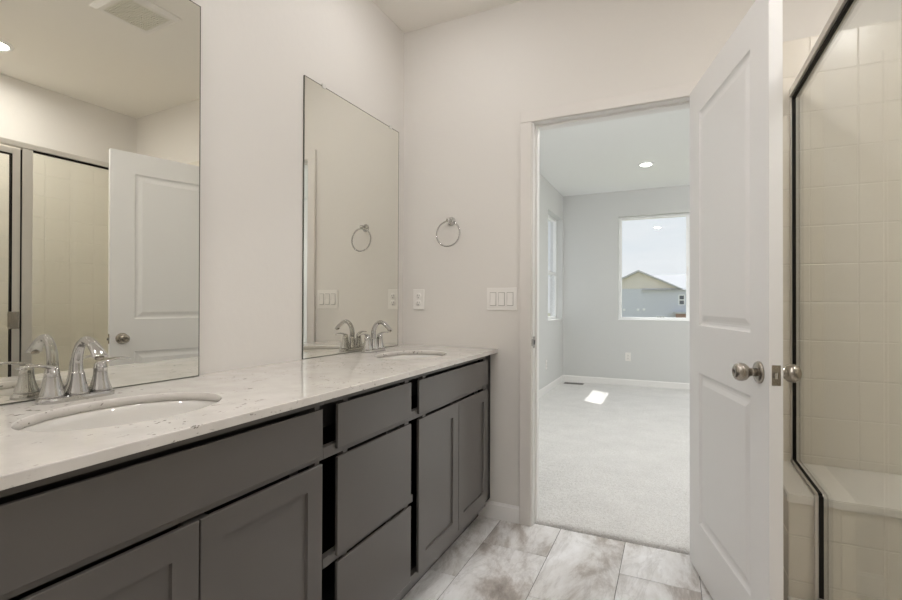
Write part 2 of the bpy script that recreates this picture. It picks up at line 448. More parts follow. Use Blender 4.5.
# door casing and jambs (bathroom side)
b = NB()
def casing_box(x0, z0, x1, z1):
    box(b, x0, D - 0.016, z0, x1, D, z1, 0.003)
casing_box(0.691, 0, 0.7505, 2.0225); casing_box(1.5035, 0, 1.563, 2.0225); casing_box(0.691, 2.0225, 1.563, 2.080)
struct(obj('trim_1', b, M_CASING), 'flat door casing around the bathroom side of the doorway', 'casing')
b = NB()
box(b, OX0, D - 0.002, 0, JX0, D2 + 0.002, OZ); box(b, JX1, D - 0.002, 0, OX1, D2 + 0.002, OZ); box(b, JX0, D - 0.002, JZ, JX1, D2 + 0.002, OZ)
box(b, JX0, D + 0.036, 0, JX0 + 0.011, D + 0.07, JZ, 0.002); box(b, JX1 - 0.011, D + 0.036, 0, JX1, D + 0.07, JZ, 0.002); box(b, JX0 + 0.011, D + 0.036, JZ - 0.011, JX1 - 0.011, D + 0.07, JZ, 0.002)
struct(obj('trim_2', b, M_TRIM), 'white door jamb with stop in the doorway', 'jamb')
b = NB()
for (x0, z0, x1, z1) in ((0.691, 0, 0.7505, 2.0225), (1.5035, 0, 1.563, 2.0225), (0.691, 2.0225, 1.563, 2.080)):
    box(b, x0, D2, z0, x1, D2 + 0.016, z1, 0.003)
struct(obj('trim_3', b, M_TRIM), 'white door casing on the bedroom side of the doorway', 'casing')

# strike plate on the left jamb
st = thing('strike_plate', 'chrome strike plate on the left door jamb', 'strike plate', (JX0, D + 0.018, 0.916))
b = NB(); box(b, 0.0, -0.020, -0.029, 0.0014, 0.016, 0.029, 0.0006)
obj('plate', b, M_CHROME, st)
b = NB(); tube(b, [(0.0008, -0.018, 0), (0.0002, -0.024, 0), (-0.004, -0.028, 0)], [(0.016, 0.0012)] * 3, 10, flat=(0, 0, 1))
obj('lip', b, M_CHROME, st)
b = NB(); box(b, 0.0013, -0.012, -0.012, 0.0018, 0.010, 0.012); obj('bolt_hole', b, M_DARK, st)

# ------------------------------------------------------------------ windows
def window_far():
    b = NB()
    y0, y1 = YF + 0.085, YF + 0.15
    t = 0.035
    box(b, FW0, y0, WZ0, FW0 + t, y1, WZ1, 0.003); box(b, FW1 - t, y0, WZ0, FW1, y1, WZ1, 0.003)
    box(b, FW0 + t, y0, WZ0, FW1 - t, y1, WZ0 + t, 0.003); box(b, FW0 + t, y0, WZ1 - t, FW1 - t, y1, WZ1, 0.003)
    o = struct(obj('window_1', b, M_VINYL), 'large white framed bedroom window with house view', 'window')
    b = NB(); mx = 1.585
    box(b, mx - 0.03, y0 + 0.004, WZ0 + t, mx + 0.03, y1 - 0.004, WZ1 - t, 0.003)
    obj('meeting_stile', b, M_VINYL, o)
    b = NB(); box(b, mx - 0.018, y0 - 0.012, 1.54, mx - 0.004, y0 + 0.004, 1.60, 0.003); obj('latch', b, M_PLASTIC, o)
    for a, c in ((FW0 + t, mx - 0.03), (mx + 0.03, FW1 - t)):
        b = NB(); box(b, a, y0 + 0.03, WZ0 + t, c, y0 + 0.036, WZ1 - t); obj('pane', b, M_WGLASS, o)
    b = NB(); box(b, FW0, YF - 0.006, WZ0 - 0.004, FW1, YF + 0.086, WZ0 + 0.006, 0.003); obj('window_sill', b, M_VINYL, o)
window_far()
def window_side():
    x0, x1 = XL - 0.15, XL - 0.085
    t = 0.035
    b = NB()
    box(b, x0, LW0, WZ0, x1, LW0 + t, WZ1, 0.003); box(b, x0, LW1 - t, WZ0, x1, LW1, WZ1, 0.003)
    box(b, x0, LW0 + t, WZ0, x1, LW1 - t, WZ0 + t, 0.003); box(b, x0, LW0 + t, WZ1 - t, x1, LW1 - t, WZ1, 0.003)
    o = struct(obj('window_2', b, M_VINYL), 'narrow white single hung window on the bedroom left wall', 'window')
    zr = 1.53
    b = NB(); box(b, x0 + 0.005, LW0 + t, zr - 0.022, x1 - 0.005, LW1 - t, zr + 0.022, 0.003); obj('meeting_rail', b, M_VINYL, o)
    b = NB(); box(b, x1 - 0.006, 6.29, zr + 0.02, x1 + 0.01, 6.34, zr + 0.032, 0.003); obj('sash_lock', b, M_PLASTIC, o)
    for a, c, q in ((WZ0 + t, zr - 0.022, 0.04), (zr + 0.022, WZ1 - t, 0.02)):
        b = NB(); box(b, x0 + q, LW0 + t, a, x0 + q + 0.006, LW1 - t, c); obj('pane', b, M_WGLASS, o)
window_side()

# ------------------------------------------------------------------ shower: tile fields (structure)
def tile_field(name, lab, org, u, v, nrm, u0, u1, z0, z1, uoff, zoff, T=0.1525, g=0.003, th=0.008, ju=0.0):
    """square tile islands with softened edges on a grout bed; org + u*a + z + nrm*depth"""
    b = NB()
    org, u, nrm = Vector(org), Vector(u), Vector(nrm)
    P = lambda a, z, d: org + u * a + Vector((0, 0, z)) + nrm * d
    for a0, a1, za, zb in ((u0, u1, z0, z1),):
        c = [P(a0, za, 0), P(a1, za, 0), P(a1, zb, 0), P(a0, zb, 0)]; e = [P(a0, za, th - .0012), P(a1, za, th - .0012), P(a1, zb, th - .0012), P(a0, zb, th - .0012)]
        vv = [b.verts.new(q) for q in c + e]
        for ix in ((0, 1, 2, 3), (4, 5, 6, 7), (0, 1, 5, 4), (1, 2, 6, 5), (2, 3, 7, 6), (3, 0, 4, 7)):
            f = b.faces.new([vv[i] for i in ix]); f.material_index = 1
    i0 = math.floor((u0 - uoff) / T) - 1
    k0 = math.floor((z0 - zoff) / T) - 1
    for i in range(i0, i0 + int((u1 - u0) / T) + 4):
        for k in range(k0, k0 + int((z1 - z0) / T) + 4):
            a0, a1 = max(uoff + i * T + g / 2, u0), min(uoff + (i + 1) * T - g / 2, u1)
            za, zb = max(zoff + k * T + g / 2, z0), min(zoff + (k + 1) * T - g / 2, z1)
            if a1 - a0 < 0.012 or zb - za < 0.012: continue
            r1, r2 = 0.0, 0.0022
            tl = [random.uniform(-0.0004, 0.0004) for _ in range(4)]
            lo = [b.verts.new(P(x, z, th - .0012)) for x, z in ((a0, za), (a1, za), (a1, zb), (a0, zb))]
            hi = [b.verts.new(P(x, z, th + tl[q] * 0.6)) for q, (x, z) in enumerate(((a0 + r2, za + r2), (a1 - r2, za + r2), (a1 - r2, zb - r2), (a0 + r2, zb - r2)))]
            b.faces.new(hi)
            for q in range(4):
                f = b.faces.new((lo[q], lo[(q + 1) % 4], hi[(q + 1) % 4], hi[q]))
    return struct(obj(name, b, [M_TILE, M_WGROUT]), lab, 'tile wall')
ZO = 1.73 - 10 * 0.1525
CX0 = 1.745                     # outer face of curb, bench and wall tile
tile_field('wall_tile_end', 'glossy beige square tile on the shower end wall', (0, D, 0), (1, 0, 0), None, (0, -1, 0), CX0, SB, 0.0, 2.185, 1.888, ZO)
tile_field('wall_tile_back', 'glossy beige square tile on the shower back wall', (SB, 0, 0), (0, 1, 0), None, (-1, 0, 0), 0.688, D - 0.008, 0.06, 2.185, 2.318, ZO)
tile_field('wall_tile_near', 'glossy beige square tile on the shower near wall', (0, 0.68, 0), (1, 0, 0), None, (0, 1, 0), CX0 + 0.06, SB - 0.008, 0.06, 2.185, 1.888, ZO)

# shower base, curb, bench
b = NB(); box(b, 1.865, 0.69, 0.0, SB - 0.009, 1.93, 0.055, 0.004)
tag(obj('shower_pan', b, M_SOLID), 'white shower pan inside the tiled shower enclosure', 'shower pan')
BY, BZ = 1.950, 0.473
b = NB(); box(b, CX0 + 0.008, 0.69, 0.0, 1.862, BY - 0.003, 0.106)
cu = thing('shower_curb', 'tiled curb with a white cap under the glass panel', 'curb', (0, 0, 0))
obj('curb_body', b, M_TILE, cu)
b = NB(); box(b, CX0 - 0.004, 0.69, 0.106, 1.868, BY - 0.003, 0.124, 0.004); obj('cap', b, M_SOLID, cu)
be = thing('shower_bench', 'tiled bench with a white slab seat along the shower end wall', 'bench', (2.2, 2.1, 0))
def rel(o): o.location = -o.parent.location; return o
b = NB(); box(b, CX0 + 0.010, BY + 0.010, 0.0, SB - 0.009, D - 0.010, BZ - 0.028); rel(obj('bench_core', b, M_WGROUT, be))
b = NB()
# seat slab, sloped slightly to drain
zb0 = BZ - 0.006
vs = [(CX0 - 0.002, BY - 0.004), (SB - 0.009, BY - 0.004), (SB - 0.009, D - 0.010), (CX0 - 0.002, D - 0.010)]
zt_ = [zb0, zb0, BZ + 0.004, BZ + 0.004]
lo = [b.verts.new((x, y, BZ - 0.034)) for x, y in vs]; hi = [b.verts.new((x, y, z)) for (x, y), z in zip(vs, zt_)]
b.faces.new(lo[::-1]); b.faces.new(hi)
for q in range(4): b.faces.new((lo[q], lo[(q + 1) % 4], hi[(q + 1) % 4], hi[q]))
bmesh.ops.bevel(b, geom=[e for e in b.edges], offset=0.003, segments=2, affect='EDGES')
rel(obj('seat_slab', b, M_SOLID, be))
o = tile_field('front_tile', None, (0, BY + 0.010, 0), (1, 0, 0), None, (0, -1, 0), CX0 + 0.002, SB - 0.010, 0.0, BZ - 0.034, 1.889, BZ - 0.034 - 3 * 0.1525 - 0.11)
for k_ in list(o.keys()): del o[k_]
o.parent = be; rel(o)
o = tile_field('side_tile', None, (CX0 + 0.010, 0, 0), (0, 1, 0), None, (-1, 0, 0), BY + 0.004, D - 0.010, 0.0, BZ - 0.034, BY + 0.1, BZ - 0.034 - 3 * 0.1525 - 0.11)
for k_ in list(o.keys()): del o[k_]
o.parent = be; rel(o)

# ------------------------------------------------------------------ shower enclosure
ZH = 1.952
YP0, YP1 = 1.245, 1.292         # post
en = thing('shower_enclosure', 'framed glass shower enclosure notched over the bench', 'shower enclosure', (W, 1.5, 0.17))
en.location = (W, 1.5, 0.17)
def ep(name, bm, m, par=None):
    o = obj(name, bm, m, par or en)
    if par is None: o.location = -en.location
    return o
b = NB(); box(b, W - 0.017, 0.69, ZH, W + 0.016, D - 0.0095, ZH + 0.028, 0.002); ep('header', b, M_FRAME)
b = NB(); box(b, W - 0.0085, YP1 + 0.002, ZH - 0.011, W + 0.0032, D - 0.0095, ZH - 0.0002, 0.001); ep('header_gasket', b, M_GASKET)
b = NB(); box(b, W - 0.014, YP0, 0.125, W + 0.014, YP1, ZH - 0.001, 0.003); ep('post', b, M_FRAME)
# notched fixed panel
yb, yw = BY - 0.007, D - 0.0105
b = NB()
prof = [(YP1, 0.139), (yb - 0.0157, 0.139), (yb - 0.0157, BZ + 0.0135), (yw - 0.0147, BZ + 0.020), (yw - 0.0147, ZH - 0.002), (YP1, ZH - 0.002)]
r = [[(xx, y, z) for y, z in prof] for xx in (W + 0.0035, W + 0.0095)]
loft(b, r, True, False); pan = ep('fixed_panel', b, M_SGLASS)
# gasket + clear channel that follow the notch
def strip(y0, z0, y1, z1, x0, x1, t, name, m):
    d = Vector((0, y1 - y0, z1 - z0)); L = d.length; d.normalize(); n = Vector((0, -d.z, d.y))
    b = NB(); P0, P1 = Vector((0, y0, z0)), Vector((0, y1, z1))
    q = []
    for xx in (x0, x1):
        q.append([Vector((xx, 0, 0)) + P for P in (P0, P1, P1 + n * t, P0 + n * t)])
    loft(b, q, True, False); return ep(name, b, m)
strip(yw, BZ + 0.006, yw, ZH - 0.002, W - 0.0090, W + 0.0033, 0.014, 'wall_gasket', M_GASKET)
strip(yw, BZ + 0.006, yw, ZH - 0.002, W - 0.0130, W - 0.0093, 0.010, 'wall_channel', M_FRAME)
strip(yb, BZ + 0.002, yw, BZ + 0.0075, W - 0.0090, W + 0.0033, 0.010, 'bench_gasket', M_GASKET)
strip(yb, BZ + 0.002, yw, BZ + 0.0075, W - 0.0130, W - 0.0093, 0.010, 'bench_channel', M_FRAME)
strip(yb, 0.126, yb, BZ + 0.006, W - 0.0090, W + 0.0033, 0.015, 'riser_gasket', M_GASKET)
strip(yb, 0.126, yb, BZ + 0.006, W - 0.0190, W - 0.0093, 0.010, 'riser_channel', M_FRAME)
strip(YP1, 0.125, yb - 0.016, 0.125, W - 0.014, W + 0.014, 0.022, 'bottom_rail', M_FRAME)
# hinged door
b = NB()
y0, y1, z0, z1 = 0.715, YP0 - 0.006, 0.139, ZH - 0.012
box(b, W - 0.012, y0, z0, W + 0.012, y0 + 0.03, z1, 0.002); box(b, W - 0.012, y1 - 0.034, z0, W + 0.012, y1, z1, 0.002)
box(b, W - 0.012, y0 + 0.03, z0, W + 0.012, y1 - 0.034, z0 + 0.03, 0.002); box(b, W - 0.012, y0 + 0.03, z1 - 0.03, W + 0.012, y1 - 0.034, z1, 0.002)
dr = ep('shower_door', b, M_FRAME)
b = NB(); box(b, W - 0.003, y0 + 0.03, z0 + 0.03, W + 0.003, y1 - 0.034, z1 - 0.03); obj('door_glass', b, M_SGLASS, dr)
b = NB()
for (a0, a1, c0, c1) in ((y1 - 0.04, y1 - 0.034, z0 + .03, z1 - .03), (y0 + .03, y0 + .036, z0 + .03, z1 - .03), (y0 + .036, y1 - .04, z1 - .036, z1 - .03), (y0 + .036, y1 - .04, z0 + .03, z0 + .036)):
    box(b, W - 0.011, a0, c0, W + 0.011, a1, c1)
obj('door_gasket', b, M_GASKET, dr)
b = NB(); box(b, W - 0.0128, y1 - 0.0008, z0, W + 0.0125, y1 + 0.0045, z1); obj('edge_seal', b, M_GASKET, dr)
b = NB(); box(b, W - 0.034, y1 - 0.052, 0.985, W - 0.012, y1 - 0.010, 1.075, 0.003); obj('pull', b, M_NICKEL, dr)
b = NB(); box(b, W - 0.014, 0.69, 0.125, W + 0.014, 0.711, ZH - 0.001, 0.003); ep('hinge_jamb', b, M_FRAME)

# ------------------------------------------------------------------ vanity cabinets
XF, XFR, XB = 0.553, 0.543, 0.004      # front of doors, face frame, back
def shaker(bm, y0, y1, z0, z1, fw=0.055):
    """door slab with a recessed flat panel, facing +x"""
    xb, xf, xr = XFR + 0.0005, XF, XF - 0.007
    bv = 0.0012
    def ring(y0, y1, z0, z1, x): return [(x, y0, z0), (x, y1, z0), (x, y1, z1), (x, y0, z1)]
    s = [ring(y0, y1, z0, z1, xb), ring(y0, y1, z0, z1, xf - bv), ring(y0 + bv, y1 - bv, z0 + bv, z1 - bv, xf),
         ring(y0 + fw, y1 - fw, z0 + fw, z1 - fw, xf), ring(y0 + fw + .002, y1 - fw - .002, z0 + fw + .002, z1 - fw - .002, xr)]
    loft(bm, s, True, False)
def slab_front(bm, y0, y1, z0, z1):
    box(bm, XFR + 0.0005, y0, z0, XF, y1, z1, 0.0015)
def carcass(root, y0, y1, rails, stiles, rail_end=None):
    b = NB(); t = 0.016; zt = 0.855
    box(b, XB, y0, 0.10, 0.44, y0 + t, zt); box(b, XB, y1 - t, 0.10, 0.44, y1, zt)
    box(b, XB, y0 + t, 0.10, XFR - 0.02, y1 - t, 0.116); box(b, XB, y0 + t, 0.116, XB + 0.006, y1 - t, zt); box(b, 0.492, y0, 0.76, 0.498, y1, zt)  # last box: dark panel added behind the top rail so its gap stays black
    obj('carcass', b, M_CABSHADE, root)
    b = NB()
    for k_, (s0, s1) in enumerate(stiles): box(b, XFR - 0.02, s0, 0.10, XFR, s1, 0.684 if 0 < k_ < len(stiles) - 1 else zt)
    edges = sorted(stiles)
    for r0, r1 in rails:
        box(b, XFR - 0.0195, y0, r0, XFR - 0.0002, rail_end or y1, r1)
    obj('face_frame', b, M_CAB, root)
    b = NB(); box(b, XFR - 0.085, y0, 0.0, XFR - 0.073, y1, 0.10); obj('toe_kick', b, M_CAB, root)
RAILS = [(0.838, 0.855), (0.692, 0.722), (0.10, 0.134)]
def sink_cabinet(label, y0, y1, f0, f1, st):
    t = thing('sink_cabinet', label, 'cabinet', (0, 0, 0), 0, 'vanity sink cabinets')
    carcass(t, y0, y1, RAILS, st, 2.222 if y1 > 2 else None)
    if y1 > 2:
        b = NB(); box(b, 0.500, 2.224, 0.10, 0.530, y1, 0.855); obj('gap_shade_strip', b, M_CABSHADE, t)  # black strip paints the shade in the gap at the end wall
    b = NB(); slab_front(b, f0, f1, 0.706, 0.829); obj('false_front', b, M_CAB, t)
    m = (f0 + f1) / 2
    for a, c in ((f0, m - 0.0018), (m + 0.0018, f1)):
        b = NB(); shaker(b, a, c, 0.130, 0.685); obj('door', b, M_CAB, t)
    return t
sink_cabinet('dark grey double door sink cabinet nearest the viewer, under the large cropped mirror', 0.255, 1.006, 0.277, 0.992, [(0.255, 0.30), (0.61, 0.66), (0.972, 0.990)])
sink_cabinet('dark grey double door sink cabinet at the far end against the end wall', 1.490, 2.326, 1.518, 2.228, [(1.562, 1.585), (1.85, 1.90), (2.190, 2.222)])
t = thing('drawer_cabinet', 'dark grey three drawer cabinet between the two sink cabinets', 'cabinet', (0, 0, 0))
carcass(t, 1.007, 1.489, RAILS + [(0.399, 0.425)], [(1.090, 1.110), (1.430, 1.457)])
for z0, z1 in ((0.708, 0.831), (0.413, 0.685), (0.130, 0.395)):
    b = NB(); slab_front(b, 1.055, 1.4605, z0, z1); obj('drawer_front', b, M_CAB, t)

# ------------------------------------------------------------------ countertop with two oval cutouts
S1, S2 = (0.305, 0.65), (0.308, 1.888)
SA, SBY = 0.148, 0.198
def countertop():
    b = NB()
    x0, x1, y0, y1 = 0.002, 0.5715, 0.235, D - 0.002
    zt, zb, bv = ZC, ZC - 0.0195, 0.0025
    N = 96
    spans = [(y0, S1[1] - 0.26, None), (S1[1] - 0.26, S1[1] + 0.26, S1), (S1[1] + 0.26, S2[1] - 0.26, None), (S2[1] - 0.26, S2[1] + 0.26, S2), (S2[1] + 0.26, y1, None)]
    xe = x1 - bv
    for a, c, s in spans:
        if s is None:
            quad(b, [(x0, a, zt), (xe, a, zt), (xe, c, zt), (x0, c, zt)]); quad(b, [(x0, a, zb), (x0, c, zb), (x1, c, zb), (x1, a, zb)])
            continue
        angs = {2 * PI * i / N for i in range(N)}
        for X, Y in ((x0, a), (xe, a), (xe, c), (x0, c)):
            angs.add(math.atan2((Y - s[1]) / SBY, (X - s[0]) / SA) % (2 * PI))
        angs = sorted(angs)
        def edge(t):
            dx, dy = SA * math.cos(t), SBY * math.sin(t); ks = []
            if dx > 1e-9: ks.append((xe - s[0]) / dx)
            if dx < -1e-9: ks.append((x0 - s[0]) / dx)
            if dy > 1e-9: ks.append((c - s[1]) / dy)
            if dy < -1e-9: ks.append((a - s[1]) / dy)
            k = min(ks); return (s[0] + dx * k, s[1] + dy * k)
        el = lambda t, d: (s[0] + (SA + d) * math.cos(t), s[1] + (SBY + d) * math.sin(t))
        for t0, t1 in zip(angs, angs[1:] + [angs[0] + 2 * PI]):
            p0, p1, q0, q1 = edge(t0), edge(t1), el(t0, bv), el(t1, bv)
            quad(b, [(*q0, zt), (*p0, zt), (*p1, zt), (*q1, zt)])
            quad(b, [(*el(t0, 0), zb), (*el(t1, 0), zb), (*p1, zb), (*p0, zb)])
            i0, i1 = el(t0, 0), el(t1, 0)
            quad(b, [(*q1, zt), (*i1, zt - bv), (*i0, zt - bv), (*q0, zt)]).smooth = True
            f = quad(b, [(*i0, zt - bv), (*i1, zt - bv), (*i1, zb), (*i0, zb)]); f.smooth = True
    arc = [(xe + bv * math.sin(a), zt - bv + bv * math.cos(a)) for a in [PI / 2 * i / 6 for i in range(7)]]
    for (xa, za), (xc, zc_) in zip(arc, arc[1:]): quad(b, [(xa, y0, za), (xc, y0, zc_), (xc, y1, zc_), (xa, y1, za)]).smooth = True
    quad(b, [(x1, y0, zt - bv), (x1, y0, zb), (x1, y1, zb), (x1, y1, zt - bv)])
    quad(b, [(x0, y0, zt), (x0, y1, zt), (x0, y1, zb), (x0, y0, zb)])
    for y in (y0, y1): quad(b, [(x0, y, zt)] + [(xa, y, za) for xa, za in arc] + [(x1, y, zb), (x0, y, zb)])
    bmesh.ops.remove_doubles(b, verts=b.verts[:], dist=1e-5)
    return obj('countertop', b, M_QUARTZ)
tag(countertop(), 'white speckled quartz countertop running along the whole vanity', 'countertop')

def sink(label, c):
    t = thing('sink', label, 'sink', (c[0], c[1], ZC - 0.0195), 0, 'undermount sinks')
    b = NB(); N = 64; rings = []
    prof = [(1.10, -0.001), (1.03, -0.0005), (1.0, -0.004), (0.985, -0.02), (0.95, -0.055), (0.86, -0.095), (0.68, -0.122), (0.42, -0.136), (0.16, -0.142), (0.10, -0.143)]
    for k, z in prof: rings.append([(SA * k * math.cos(2 * PI * i / N), SBY * k * math.sin(2 * PI * i / N) , z) for i in range(N)])
    outer = [(SA * k * math.cos(2 * PI * i / N), SBY * k * math.sin(2 * PI * i / N)) for k in (1,) for i in range(N)]
    for k, z in ((0.10, -0.153), (0.42, -0.150), (0.70, -0.137), (0.90, -0.108), (1.0, -0.06), (1.10, -0.012)):
        rings.append([(SA * k * math.cos(2 * PI * i / N), SBY * k * math.sin(2 * PI * i / N), z) for i in range(N)])
    loft(b, rings, False, True, 0, True)
    obj('basin', b, M_PORC, t)
    b = NB(); lathe(b, [(0.0, -0.1475), (0.014, -0.1475), (0.019, -0.1405), (0.023, -0.139), (0.026, -0.1395), (0.0262, -0.143), (0.0145, -0.16), (0, -0.16)], 28)
    obj('drain', b, M_CHROME, t)
    return t
sink('white oval undermount sink nearest the viewer, in front of the large cropped mirror', S1)
sink('white oval undermount sink in the far end of the counter by the end wall', S2)

# ------------------------------------------------------------------ faucets
def make_faucet(label, loc):
    t = thing('faucet', label, 'faucet', loc, 0, 'centerset bathroom faucets')
    # deck plate: stadium, soft top
    b = NB(); rings = []
    def stad(rx, ry, z, n=12):
        out = []
        for sgn, c in ((1, ry - rx), (-1, -(ry - rx))):
            for i in range(n + 1):
                a = PI * i / n + (0 if sgn > 0 else PI)
                out.append((rx * math.cos(a), c + rx * math.sin(a), z))
        return out
    for rx, ry, z in ((0.029, 0.082, 0), (0.029, 0.082, 0.006), (0.0272, 0.0802, 0.011), (0.023, 0.076, 0.0135)):
        rings.append(stad(rx, ry, z))
    loft(b, rings, True, False); obj('deck_plate', b, M_CHROME, t)
    for s in (-1, 1):
        b = NB()
        prof = [(0.0245, 0.012), (0.0240, 0.018), (0.0205, 0.028), (0.0170, 0.042), (0.0148, 0.056), (0.0140, 0.066), (0.0146, 0.067), (0.0146, 0.070), (0.0134, 0.0712), (0.0130, 0.078), (0.0100, 0.0835), (0, 0.085)]
        lathe(b, prof, 28, Matrix.Translation((0, s * 0.0515, 0)))
        h = obj('handle', b, M_CHROME, t)
        b = NB()
        pts, rad = [], []
        for i in range(13):
            q = i / 12
            pts.append((0.004 * q, s * (0.0515 - 0.006 + 0.072 * q), 0.079 + 0.010 * math.sin(q * PI * 0.75)))
            wdt = 0.0085 + 0.0045 * math.sin(min(1, q * 1.15) * PI * 0.8)
            if q > 0.93: wdt *= 0.75
            rad.append((0.0046 - 0.0022 * q, wdt))
        tube(b, pts, rad, 14, flat=(0, 0, 1)); obj('lever', b, M_CHROME, h)
    # spout: flared foot, tapering high arc, flattened nozzle
    b = NB()
    lathe(b, [(0.0255, 0.012), (0.0250, 0.018), (0.0208, 0.030), (0.0172, 0.046), (0.0150, 0.060), (0.0150, 0.063), (0.0142, 0.064), (0.0135, 0.066)], 28)
    ctl = [(0, 0, 0.058), (-0.002, 0, 0.082), (0.002, 0, 0.108), (0.014, 0, 0.130), (0.034, 0, 0.1425), (0.056, 0, 0.138), (0.076, 0, 0.124), (0.091, 0, 0.110), (0.095, 0, 0.105)]
    P = [Vector(c) for c in ctl]; pts = []
    for i in range(len(P) - 1):
        p0, p1, p2, p3 = P[max(i - 1, 0)], P[i], P[i + 1], P[min(i + 2, len(P) - 1)]
        for k in range(5):
            u = k / 5
            pts.append(0.5 * ((2 * p1) + (-p0 + p2) * u + (2 * p0 - 5 * p1 + 4 * p2 - p3) * u * u + (-p0 + 3 * p1 - 3 * p2 + p3) * u ** 3))
    pts.append(P[-1]); n = len(pts); rad = []
    for i in range(n):
        q = i / (n - 1)
        ra = 0.0132 - 0.0036 * min(q / 0.45, 1) - (0.0032 * max(0, (q - 0.5) / 0.5))
        rb = 0.0132 - 0.0026 * min(q / 0.45, 1) + 0.0080 * max(0, (q - 0.5) / 0.5)
        rad.append((ra, rb))
    tube(b, pts, rad, 20, flat=(1, 0, 0)); obj('spout', b, M_CHROME, t)
    b = NB(); lathe(b, [(0, 0), (0.009, 0), (0.0095, 0.006), (0, 0.006)], 18, Matrix.Translation((0.089, 0, 0.100)) @ Matrix.Rotation(0.35, 4, 'Y')); obj('aerator', b, M_NICKEL, t)
    b = NB(); lathe(b, [(0.0028, 0.012), (0.0028, 0.050), (0.0055, 0.052), (0.0065, 0.056), (0.005, 0.061), (0, 0.062)], 14, Matrix.Translation((-0.0215, 0, 0))); obj('lift_rod', b, M_CHROME, t)
    return t
fa = make_faucet('chrome two handle faucet on the counter in front of the large cropped mirror', (0.078, 0.660, ZC))
dup(fa, (0.078, 1.922, ZC), 'chrome two handle faucet on the far end of the counter, before the narrow mirror')

# ------------------------------------------------------------------ mirrors: glass sheets whose faces lean a hair toward the viewer
def mirror(label, y0, y1, z0, z1, eps, clips, tz=0.0):
    t = thing('wall_mirror', label, 'mirror', (0, (y0 + y1) / 2, z0), 0, 'frameless vanity mirrors')
    b = NB(); x0 = 0.006; x1 = 0.006 + (y1 - y0) * eps
    yc = (y0 + y1) / 2
    v = [b.verts.new(p) for p in ((0.0005, y0 - yc, 0), (0.0005, y1 - yc, 0), (0.0005, y1 - yc, z1 - z0), (0.0005, y0 - yc, z1 - z0), (x0 + tz * (z1 - z0), y0 - yc, 0), (x1 + tz * (z1 - z0), y1 - yc, 0), (x1, y1 - yc, z1 - z0), (x0, y0 - yc, z1 - z0))]
    for i, ix in enumerate(((4, 5, 6, 7), (0, 1, 2, 3), (0, 1, 5, 4), (1, 2, 6, 5), (2, 3, 7, 6), (3, 0, 4, 7))):
        f = b.faces.new([v[q] for q in ix]); f.material_index = 0 if i == 0 else 1
    # polished edge strip on the face
    e = 0.0028
    def P(y, z, d=0.0003): return (x0 + (y - y0) * eps + (z1 - z) * tz + d, y - yc, z - z0)
    for (a, c, za, zb) in ((y0, y1, z1 - e, z1), (y0, y1, z0, z0 + e), (y0, y0 + e, z0, z1), (y1 - e, y1, z0, z1)):
        quad(b, [P(a, za), P(c, za), P(c, zb), P(a, zb)], 1)
    obj('glass_sheet', b, [M_MIRROR, M_MEDGE], t)
    for yy in clips:
        xf = x0 + (yy - y0) * eps
        b = NB(); box(b, 0.0006, yy - yc - 0.010, z1 - z0 + 0.0003, xf + 0.004, yy - yc + 0.010, z1 - z0 + 0.010, 0.002)
        box(b, xf + 0.0006, yy - yc - 0.010, z1 - z0 - 0.008, xf + 0.004, yy - yc + 0.010, z1 - z0 + 0.0003, 0.001); obj('clip', b, M_CLIP, t)
mirror('large frameless mirror cut off by the left edge, behind the near faucet', 0.240, 1.026, ZC + 0.0005, 2.0555, 0.0212, [0.42, 0.88], 0.0045)
mirror('narrow frameless mirror nearest the end wall, behind the far faucet', 1.5150, 2.2450, ZC + 0.0005, 2.0555, 0.0165, [1.632, 2.160])

# ------------------------------------------------------------------ towel ring
t = thing('towel_ring', 'chrome towel ring on the end wall above the outlet', 'towel ring', (0.303, D, 1.556))
b = NB(); lathe(b, [(0.0, 0.0), (0.023, 0.0), (0.023, 0.005), (0.020, 0.009), (0.011, 0.012), (0.009, 0.020), (0.0095, 0.030), (0.012, 0.036), (0.012, 0.046), (0.009, 0.050), (0, 0.051)], 28, Matrix.Rotation(PI / 2, 4, 'X'))
obj('mount', b, M_CHROME, t)
b = NB(); R_ = 0.068
pts = [(R_ * math.sin(2 * PI * i / 48), -0.041 - 0.004 * (1 - math.cos(2 * PI * i / 48)), -0.006 - R_ + R_ * math.cos(2 * PI * i / 48)) for i in range(48)]
tube(b, pts, 0.0042, 12, True); obj('ring', b, M_CHROME, t)

